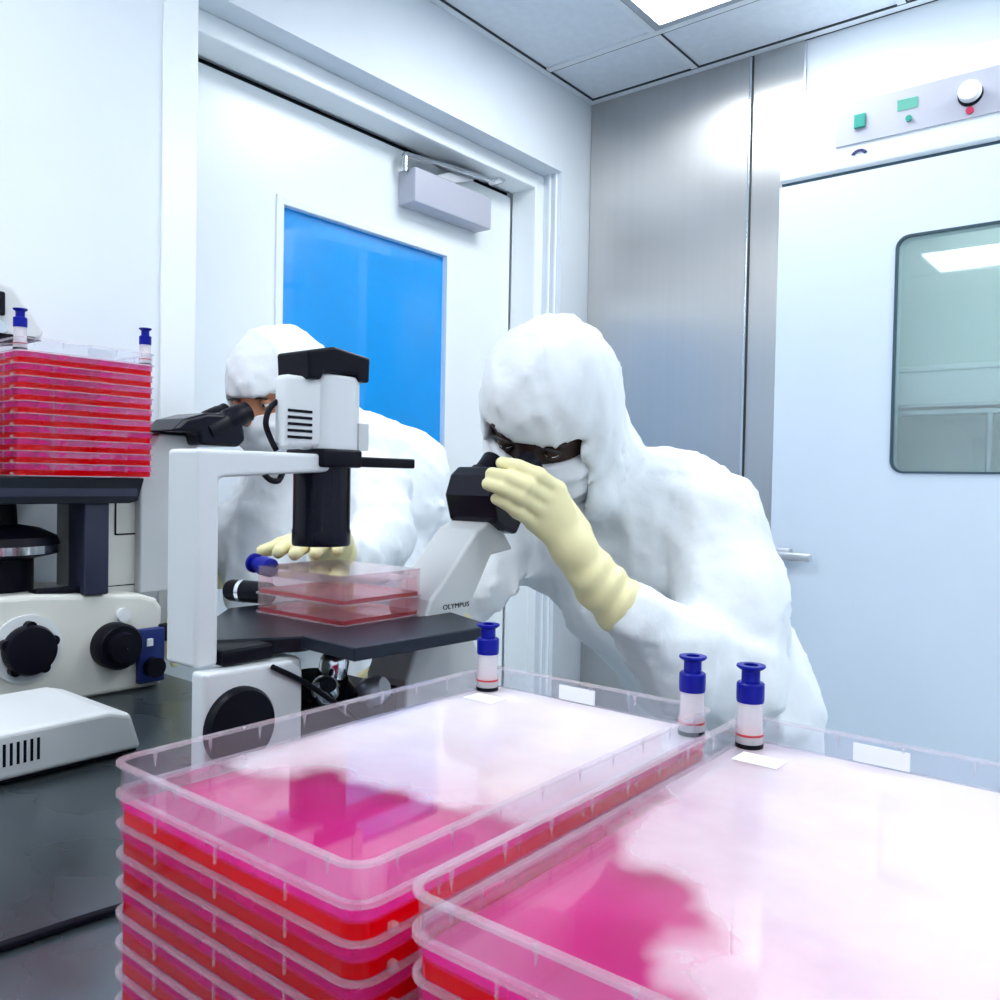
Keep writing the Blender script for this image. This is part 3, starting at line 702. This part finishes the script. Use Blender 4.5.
# ------------------------------------------------------------ people
RP_TORSO = [([-0.619, 1.1946, 1.1935], [-0.6098, 1.25, 1.0814], 0.112, 0.112), ([-0.6094, 1.2524, 1.1513], [-0.5978, 1.2843, 1.0473], 0.1, 0.11), ([-0.6083, 1.2763, 1.0631], [-0.5934, 1.3868, 0.9257], 0.11, 0.116), ([-0.6275, 1.1599, 1.1181], [-0.6275, 1.2841, 0.9785], 0.092, 0.1), ([-0.6323, 1.1333, 1.2169], [-0.6222, 1.1788, 1.1785], 0.078, 0.095), ([-0.7289, 1.0794, 1.1491], [-0.6859, 1.111, 1.0531], 0.05, 0.052), ([-0.6859, 1.111, 1.0531], [-0.6308, 1.2293, 0.9508], 0.052, 0.066), ([-0.7049, 1.1251, 1.1761], [-0.6339, 1.1552, 1.1332], 0.055, 0.08)]
RP_ARM_L = [([-0.5343, 1.1473, 1.1984], [-0.4817, 1.1094, 1.0924], 0.072, 0.072), ([-0.4817, 1.1094, 1.0924], [-0.4663, 1.0675, 0.9923], 0.074, 0.07), ([-0.4683, 1.0659, 0.9896], [-0.5006, 1.0024, 1.0237], 0.07, 0.062), ([-0.5006, 1.0024, 1.0237], [-0.5303, 0.9291, 1.0876], 0.062, 0.04)]
RP_ARM_R = [([-0.7384, 1.1765, 1.221], [-0.762, 1.1291, 1.1254], 0.075, 0.062), ([-0.762, 1.1291, 1.1254], [-0.8181, 1.0333, 1.1457], 0.058, 0.05), ([-0.8181, 1.0333, 1.1457], [-0.8211, 0.965, 1.0866], 0.05, 0.043), ([-0.8211, 0.965, 1.0866], [-0.8252, 0.922, 1.0436], 0.043, 0.036)]
RP_LEGS = [([-0.55, 1.4, 0.86], [-0.52, 1.44, 0.46], 0.1, 0.075), ([-0.52, 1.44, 0.46], [-0.52, 1.48, 0.1], 0.075, 0.06), ([-0.7, 1.4, 0.86], [-0.72, 1.44, 0.46], 0.1, 0.075), ([-0.72, 1.44, 0.46], [-0.72, 1.48, 0.1], 0.075, 0.06)]
RP_HEAD = ([-0.6936, 0.9728, 1.3569], [0.12, -0.7, -0.68], 0.27)
RP_NECK = [([-0.6827, 1.0184, 1.3019], [-0.6669, 1.1187, 1.228], 0.07, 0.07)]
RP_COLLAR = [([-0.683, 1.0836, 1.3447], [-0.6493, 1.0702, 1.2793], 0.042, 0.042), ([-0.6565, 1.0246, 1.2357], [-0.6493, 1.0702, 1.2793], 0.042, 0.042)]
RP_GLOVE_F = [[[-0.5917, 0.8459, 1.2394], [-0.5993, 0.8172, 1.2557], [-0.618, 0.8024, 1.2659], [-0.6441, 0.8047, 1.2706]], [[-0.596, 0.8357, 1.2285], [-0.6049, 0.8033, 1.2437], [-0.6213, 0.7879, 1.2527], [-0.6455, 0.7878, 1.2571]], [[-0.6021, 0.8304, 1.2152], [-0.61, 0.7989, 1.2307], [-0.6249, 0.7834, 1.2409], [-0.647, 0.7824, 1.2452]], [[-0.6121, 0.8283, 1.2005], [-0.6165, 0.8021, 1.214], [-0.6254, 0.7902, 1.2233], [-0.6409, 0.7906, 1.2275]]]
RP_GLOVE_T = [[-0.5818, 0.8781, 1.1932], [-0.6143, 0.8851, 1.229], [-0.6386, 0.8793, 1.2562]]
RP_GLOVE_W = [[-0.5811, 0.8715, 1.1666], [-0.5608, 0.893, 1.1275], [-0.5376, 0.9196, 1.0928]]
LP_TORSO = [([-1.3817, 1.1731, 1.2232], [-1.3529, 1.1652, 1.039], 0.15, 0.15), ([-1.3671, 1.2869, 1.2021], [-1.3446, 1.2992, 1.0074], 0.135, 0.15), ([-1.4216, 1.1148, 1.2016], [-1.4166, 1.0884, 1.0395], 0.12, 0.13), ([-1.3451, 1.1537, 1.3051], [-1.3286, 1.2935, 1.2461], 0.085, 0.12), ([-1.3601, 1.1849, 1.0368], [-1.3448, 1.2166, 0.8252], 0.15, 0.145)]
LP_ARM_L = [([-1.2328, 1.1389, 1.2263], [-1.1218, 1.0456, 1.131], 0.078, 0.066), ([-1.1218, 1.0456, 1.131], [-1.0643, 0.9373, 1.1119], 0.062, 0.052), ([-1.0643, 0.9373, 1.1119], [-0.9944, 0.8402, 1.1366], 0.05, 0.036)]
LP_ARM_R = [([-1.5123, 1.1198, 1.2308], [-1.5009, 1.0228, 1.1086], 0.075, 0.066), ([-1.5009, 1.0228, 1.1086], [-1.545, 1.08, 1.12], 0.064, 0.05), ([-1.545, 1.08, 1.12], [-1.56, 1.02, 1.05], 0.048, 0.034)]
LP_LEGS = [([-1.3, 1.28, 0.88], [-1.28, 1.25, 0.46], 0.1, 0.075), ([-1.28, 1.25, 0.46], [-1.28, 1.3, 0.1], 0.075, 0.06), ([-1.5, 1.28, 0.88], [-1.5, 1.25, 0.46], 0.1, 0.075), ([-1.5, 1.25, 0.46], [-1.5, 1.3, 0.1], 0.075, 0.06)]
LP_HEAD = ([-1.3758, 1.0299, 1.4204], [0.22, -0.86, -0.4])
LP_NECK = [([-1.3512, 1.0863, 1.3616], [-1.3369, 1.16, 1.2952], 0.085, 0.09)]
def surf(fn, lo, hi, h):
    """surface nets: smooth closed surface of fn < 0"""
    lo = np.array(lo, float); hi = np.array(hi, float); n = np.ceil((hi-lo)/h).astype(int)+1
    ax = [lo[i]+h*np.arange(n[i]) for i in range(3)]
    V = np.empty(n, np.float32)
    Y, Z = np.meshgrid(ax[1], ax[2], indexing='ij')
    step = max(1, int(400000/(n[1]*n[2])))
    for i in range(0, n[0], step):
        xs = ax[0][i:i+step]
        p = np.stack([np.broadcast_to(xs[:,None,None], (len(xs),)+Y.shape), np.broadcast_to(Y, (len(xs),)+Y.shape), np.broadcast_to(Z, (len(xs),)+Y.shape)], -1)
        V[i:i+step] = fn(p)
    neg = V < 0
    s = np.zeros(n-1, int)
    for a in (0,1):
        for b in (0,1):
            for c in (0,1): s += neg[a:n[0]-1+a, b:n[1]-1+b, c:n[2]-1+c]
    act = np.argwhere((s > 0) & (s < 8)); idx = -np.ones(n-1, int); idx[tuple(act.T)] = np.arange(len(act))
    acc = np.zeros((len(act), 3)); cnt = np.zeros(len(act))
    corners = [(a,b,c) for a in (0,1) for b in (0,1) for c in (0,1)]
    for A in corners:
        for k in range(3):
            if A[k]: continue
            B = list(A); B[k] = 1
            va = V[tuple((act+A).T)]; vb = V[tuple((act+B).T)]; m_ = (va < 0) != (vb < 0)
            t = np.where(m_, va/np.where(m_, va-vb, 1), 0)
            pa = np.array(A, float)[None].repeat(len(act), 0); pa[:, k] += t
            acc += pa*m_[:,None]; cnt += m_
    verts = lo+(act+acc/cnt[:,None])*h
    faces = []
    for k in range(3):
        sl0 = [slice(None)]*3; sl1 = [slice(None)]*3; sl0[k] = slice(0,-1); sl1[k] = slice(1,None)
        e = np.argwhere(neg[tuple(sl0)] != neg[tuple(sl1)]); u, v = (k+1) % 3, (k+2) % 3
        e = e[(e[:,u] > 0) & (e[:,v] > 0) & (e[:,u] < n[u]-1) & (e[:,v] < n[v]-1)]
        du = np.zeros(3, int); du[u] = 1; dv = np.zeros(3, int); dv[v] = 1
        q = [idx[tuple((e-du*a-dv*b).T)] for a, b in ((0,0),(1,0),(1,1),(0,1))]
        fl_ = neg[tuple(e.T)]; q = np.stack(q, 1); q[~fl_] = q[~fl_][:, ::-1]; faces.append(q)
    return verts, np.concatenate(faces)
def cap_d(p, a, b, ra, rb):
    a = np.array(a); b = np.array(b); ab = b-a
    t = np.clip(((p-a)@ab)/(ab@ab), 0, 1)
    return np.linalg.norm(p-a-t[...,None]*ab, axis=-1)-(ra+(rb-ra)*t)
def smin(a, b, k):
    h_ = np.clip(.5+.5*(b-a)/k, 0, 1); return b+(a-b)*h_-k*h_*(1-h_)
def smax(a, b, k): return -smin(-a, -b, k)
def union(p, caps, k, grow=0):
    d = None
    for (a, b, ra, rb) in caps:
        q = cap_d(p, a, b, ra+grow, rb+grow); d = q if d is None else smin(d, q, k)
    return d
def folds(p, seed, amp, freq):
    rg = np.random.RandomState(seed); out = 0
    for i in range(7):
        k = rg.normal(size=3); k /= np.linalg.norm(k); k2 = rg.normal(size=3); f_ = freq*(.6+.8*rg.rand())
        w_ = np.sin(p@(k*f_)+rg.rand()*6+1.6*np.sin(p@(k2*f_*.45)+rg.rand()*6))
        out = out+(1-np.abs(w_))**3
    return amp*(out/7*3-.6)
def mesh_from(name, vf, mat, parent=None):
    v, f = vf; me = bpy.data.meshes.new(name); me.from_pydata([tuple(q) for q in v], [], [tuple(int(i) for i in q) for q in f])
    me.materials.append(mat); me.polygons.foreach_set('use_smooth', [True]*len(me.polygons)); me.update()
    o = bpy.data.objects.new(name, me); COL.objects.link(o)
    if parent: attach(o, parent)
    return o
def frame(f, roll=0):
    f = np.array(f, float); f /= np.linalg.norm(f); s_ = np.cross(f, (0,0,1)); s_ /= np.linalg.norm(s_); u_ = np.cross(s_, f)
    c_, n_ = math.cos(roll), math.sin(roll); return f, s_*c_+u_*n_, u_*c_-s_*n_
def ell(p, c, fr, off, rad):
    f_, s_, u_ = fr; q = p-(c+f_*off[0]+s_*off[1]+u_*off[2])
    x = np.stack([(q@f_)/rad[0], (q@s_)/rad[1], (q@u_)/rad[2]], -1); l = np.linalg.norm(x, axis=-1)
    return (l-1)*min(rad)
def person(pref, torso, armL, armR, legs, head, neck, collar, label, skin, seed, bounds, slit=.020, lid=17):
    c = np.array(head[0]); fr = frame(head[1], head[2] if len(head) > 2 else 0); f_, s_, u_ = fr
    def loc(p): q = p-c; return q@f_, q@s_, q@u_
    body_caps = torso+armL+armR+legs
    def face(p):
        d = ell(p, c, fr, (0,0,0), (.098,.080,.104))
        d = smin(d, ell(p, c, fr, (.030,0,-.062), (.066,.062,.066)), .03)
        d = smin(d, cap_d(p, c+f_*.095+u_*.002, c+f_*.112-u_*.036, .008, .013), .014)
        for sg in (-1, 1):
            d = smin(d, cap_d(p, c+f_*.092+s_*sg*.012+u_*.018, c+f_*.084+s_*sg*.050+u_*.020, .008, .007), .012)
            d = smax(d, -(np.linalg.norm(p-(c+f_*.103+s_*sg*.032-u_*.002), axis=-1)-.014), .01)
            d = smin(d, np.linalg.norm(p-(c+s_*sg*.080-u_*.010-f_*.010), axis=-1)-.014, .01)
        d = smin(d, cap_d(p, c+f_*.094-s_*.018-u_*.070, c+f_*.094+s_*.018-u_*.070, .006, .006), .008)
        return d
    def body(p):
        d = union(p, body_caps, .04, -.022); d = smin(d, union(p, neck, .03, -.03), .04)
        return smin(d, face(p), .03)
    lo, hi = bounds
    root = mesh_from('person', surf(body, lo, hi, .0085), skin)
    # coverall with hood
    def suit(p):
        d = smin(union(p, torso, .05), union(p, legs, .05), .05)
        d = smin(d, union(p, armR, .03), .022); d = smin(d, union(p, armL, .03), .011)
        hd = ell(p, c, fr, (-.004,0,.006), (.112,.100,.116))
        hd = smin(hd, ell(p, c, fr, (.026,0,-.060), (.086,.084,.084)), .03)
        hd = smin(hd, union(p, neck, .03), .04); hd = smin(hd, union(p, collar, .02), .012) if collar else hd
        hd = hd+folds(p, seed+5, -.0060, 40)+folds(p, seed+6, -.0025, 95)
        d = d+folds(p, seed, -.014, 16)+folds(p, seed+1, -.0045, 40)+folds(p, seed+2, -.0018, 100)
        d = smin(d, hd, .02)
        a, b_, e = loc(p)
        hole = np.maximum(np.maximum(np.abs(b_)-.066-.010*np.clip((-e-.018)/.02, 0, 1), .018-a), np.maximum(e-slit, -.108-e))
        inner = smin(ell(p, c, fr, (0,0,0), (.100,.086,.108)), ell(p, c, fr, (.030,0,-.062), (.070,.068,.070)), .03)
        hole = smax(hole, -a+.012+.5*np.abs(b_)*0, .004)
        return smax(d, -hole, .004)
    su = mesh_from('coverall', surf(suit, lo, hi, .0075), MT['cloth'], root); su['label'] = 'white hooded cleanroom coverall'
    # face mask with pleats
    def mask(p):
        a, b_, e = loc(p)
        base = ell(p, c, fr, (.036,0,-.068), (.080,.085,.074)); base = smin(base, ell(p, c, fr, (0,0,0), (.104,.090,.110)), .03)
        base = smin(base, cap_d(p, c+f_*.100-u_*.026, c+f_*.112-u_*.046, .012, .012), .02)
        base = base+.0020*np.sin(e*190)
        d = np.maximum(base, -(base+.010))
        return smax(d, np.maximum(np.maximum(e+.020, -.112-e), .016-a), .004)
    mk = mesh_from('face_mask', surf(mask, c-.19, c+.19, .0038), MT['mask'], root); mk['label'] = 'white pleated face mask'
    for sg in (-1, 1):
        pe = c+f_*.088+s_*sg*.032-u_*.002
        eb = MB(); NA, NB = 40, 14; vv = []; 
        for i in range(NB+1):
            th = math.pi*i/NB
            for k in range(NA):
                al = 2*math.pi*(k+.5)/NA; al = al if al < math.pi else al-2*math.pi
                R_ = .0110 if abs(al) < math.radians(lid+3) else .0118
                vv.append(pe+s_*(R_*math.cos(th))+(f_*math.cos(al)+u_*math.sin(al))*(R_*math.sin(th)))
        eb.add(vv, [])
        for i in range(NB):
            for k in range(NA):
                k2 = (k+1) % NA; am = 2*math.pi*(k+1)/NA; am = am if am < math.pi else am-2*math.pi
                eb.f.append((i*NA+k, i*NA+k2, (i+1)*NA+k2, (i+1)*NA+k)); eb.mi.append(0 if abs(am) < math.radians(lid) else 1)
        eb.build('eye', [MT['eye'], skin], root, smooth=60)
        MB().lathe([(.0034,0),(.0020,.0012)], pe+f_*.0106, f_, 12).build('iris', MT['hair'], root)
        MB().tube([pe+f_*.012+u_*.013-s_*.015, pe+f_*.013+u_*.0155, pe+f_*.008+u_*.013+s_*.015], .0020, 8).build('eyebrow', MT['hair'], root, smooth=60)
    tag(root, label, 'person')
    for l in (legs[1], legs[3]):
        x, y, z = l[1]
        def boot(p): return smin(cap_d(p, (x,y+.02,.05), (x,y-.16,.045), .048, .042), cap_d(p, (x,y,.06), (x,y,.16), .052, .062), .03)
        def bootc(p): return np.maximum(boot(p), .002-p[...,2])
        mesh_from('boot', surf(bootc, (x-.09,y-.24,-.01), (x+.09,y+.11,.24), .009), MT['cloth'], root)
    return root
def glove(name, fingers, thumb, wrist, parent, cuff=(.027,.030,.036)):
    def fn(p):
        kn_ = [np.array(q[0]) for q in fingers]; w0 = np.array(wrist[0])
        d = None
        for q in kn_:
            e = cap_d(p, w0+(q-w0)*.12, q, .0165, .0118); d = e if d is None else smin(d, e, .012)
        for i, q in enumerate(fingers):
            rr = (.0100,.0104,.0100,.0090)[i]
            g = cap_d(p, q[0], q[1], rr+.0010, rr); g = np.minimum(g, cap_d(p, q[1], q[2], rr, rr-.0006)); g = np.minimum(g, cap_d(p, q[2], q[3], rr-.0006, rr-.0022))
            g = smin(g, np.linalg.norm(p-np.array(q[1]), axis=-1)-(rr+.0006), .004)
            d = smin(d, g, .0035)
        g = cap_d(p, thumb[0], thumb[1], .0150, .0118); g = smin(g, cap_d(p, thumb[1], thumb[2], .0115, .0085), .004)
        d = smin(d, g, .007)
        e = smin(cap_d(p, wrist[0], wrist[1], cuff[0], cuff[1]), cap_d(p, wrist[1], wrist[2], cuff[1], cuff[2]), .01)
        d = smin(d, e, .016)
        ax_ = np.array(wrist[2])-np.array(wrist[1]); ln = np.linalg.norm(ax_); ax_ = ax_/ln
        t = (p-np.array(wrist[1]))@ax_
        d = np.maximum(d, t-ln)
        tw = (p-np.array(wrist[0]))@ax_
        wr = .0014*np.sin(tw*210+2*np.sin(p[...,0]*60))*np.clip((tw-.004)/.02, 0, 1)
        return d+wr
    allp = np.array([q for f in fingers for q in f]+list(thumb)+list(wrist)); lo = allp.min(0)-.05; hi = allp.max(0)+.05
    o = mesh_from(name, surf(fn, lo, hi, .0024), MT['latex'], parent); o['label'] = 'pale yellow latex glove'
    return o
# template left hand, wrist at origin, fingers along +Y, palm down, thumb on +X
def hand_template(o, d, spread=1.0, curl=.5, mirror=1, tilt=0.0):
    o = np.array(o); d = np.array(d, float); d /= np.linalg.norm(d); side = np.cross(d, (0,0,1)); side /= np.linalg.norm(side); up = np.cross(side, d)
    def T(x, y, z): return list(o+side*(x*mirror)+d*y+up*z)
    F = []
    for i, (x, L1) in enumerate(((.028,.040),(.008,.044),(-.012,.041),(-.031,.032))):
        y0 = (.086,.090,.086,.076)[i]; s1 = x*.12*spread
        F.append([T(x,y0,0), T(x+s1,y0+L1*.95,-.004*curl), T(x+2*s1,y0+L1*1.5,-.018*curl), T(x+2.4*s1,y0+L1*1.85,-.038*curl)])
    th = [T(.026,.022,-.004), T(.056,.052,-.012), T(.074,.080,-.016)]
    return F, th
LO = lambda caps, m: [min(min(c_[0][i], c_[1][i]) for c_ in caps)-m for i in range(3)]
HI = lambda caps, m: [max(max(c_[0][i], c_[1][i]) for c_ in caps)+m for i in range(3)]
allc = RP_TORSO+RP_ARM_L+RP_ARM_R+RP_LEGS+RP_NECK+[(RP_HEAD[0],RP_HEAD[0],.1,.1)]
rp = person('rp', RP_TORSO, RP_ARM_L, RP_ARM_R, RP_LEGS, RP_HEAD, RP_NECK, RP_COLLAR, 'person in white hooded coverall bending over the near microscope, yellow glove on its eyepieces', MT['skindark'], 11, (LO(allc,.18), HI(allc,.18)), .015, 9)
glove('glove', RP_GLOVE_F, RP_GLOVE_T, RP_GLOVE_W, rp)
e_ = RP_ARM_R[-1][1]; F_, T_ = hand_template(np.array(e_)+np.array((-.014,-.028,-.030)), (-.48,-.60,-.42), mirror=-1)
glove('glove', F_, T_, [list(np.array(e_)+np.array((-.014,-.028,-.030))), list(np.array(e_)+np.array((-.005,-.008,-.008))), list(np.array(e_)+np.array((-.002,.014,.018)))], rp)
allc = LP_TORSO+LP_ARM_L+LP_ARM_R+LP_LEGS+LP_NECK+[(LP_HEAD[0],LP_HEAD[0],.1,.1)]
lp = person('lp', LP_TORSO, LP_ARM_L, LP_ARM_R, LP_LEGS, LP_HEAD, LP_NECK, None, 'person in white hooded coverall and mask looking into the far microscope by the door', MT['skin'], 23, (LO(allc,.19), HI(allc,.19)), .013)
e_ = np.array(LP_ARM_L[-1][1])
wr_ = np.array((-.957,.803,1.169)); F_, T_ = hand_template(wr_, (.62,-.76,-.05), curl=.16, spread=.6)
glove('glove', F_, T_, [list(wr_), list(wr_+(e_-wr_)*.45), list(e_)], lp)
e_ = np.array(LP_ARM_R[-1][1]); w2 = e_+np.array((.003,-.05,-.01)); F_, T_ = hand_template(w2, (.02,-.45,-.9), mirror=-1)
glove('glove', F_, T_, [list(w2), list(w2*.5+e_*.5), list(e_)], lp)
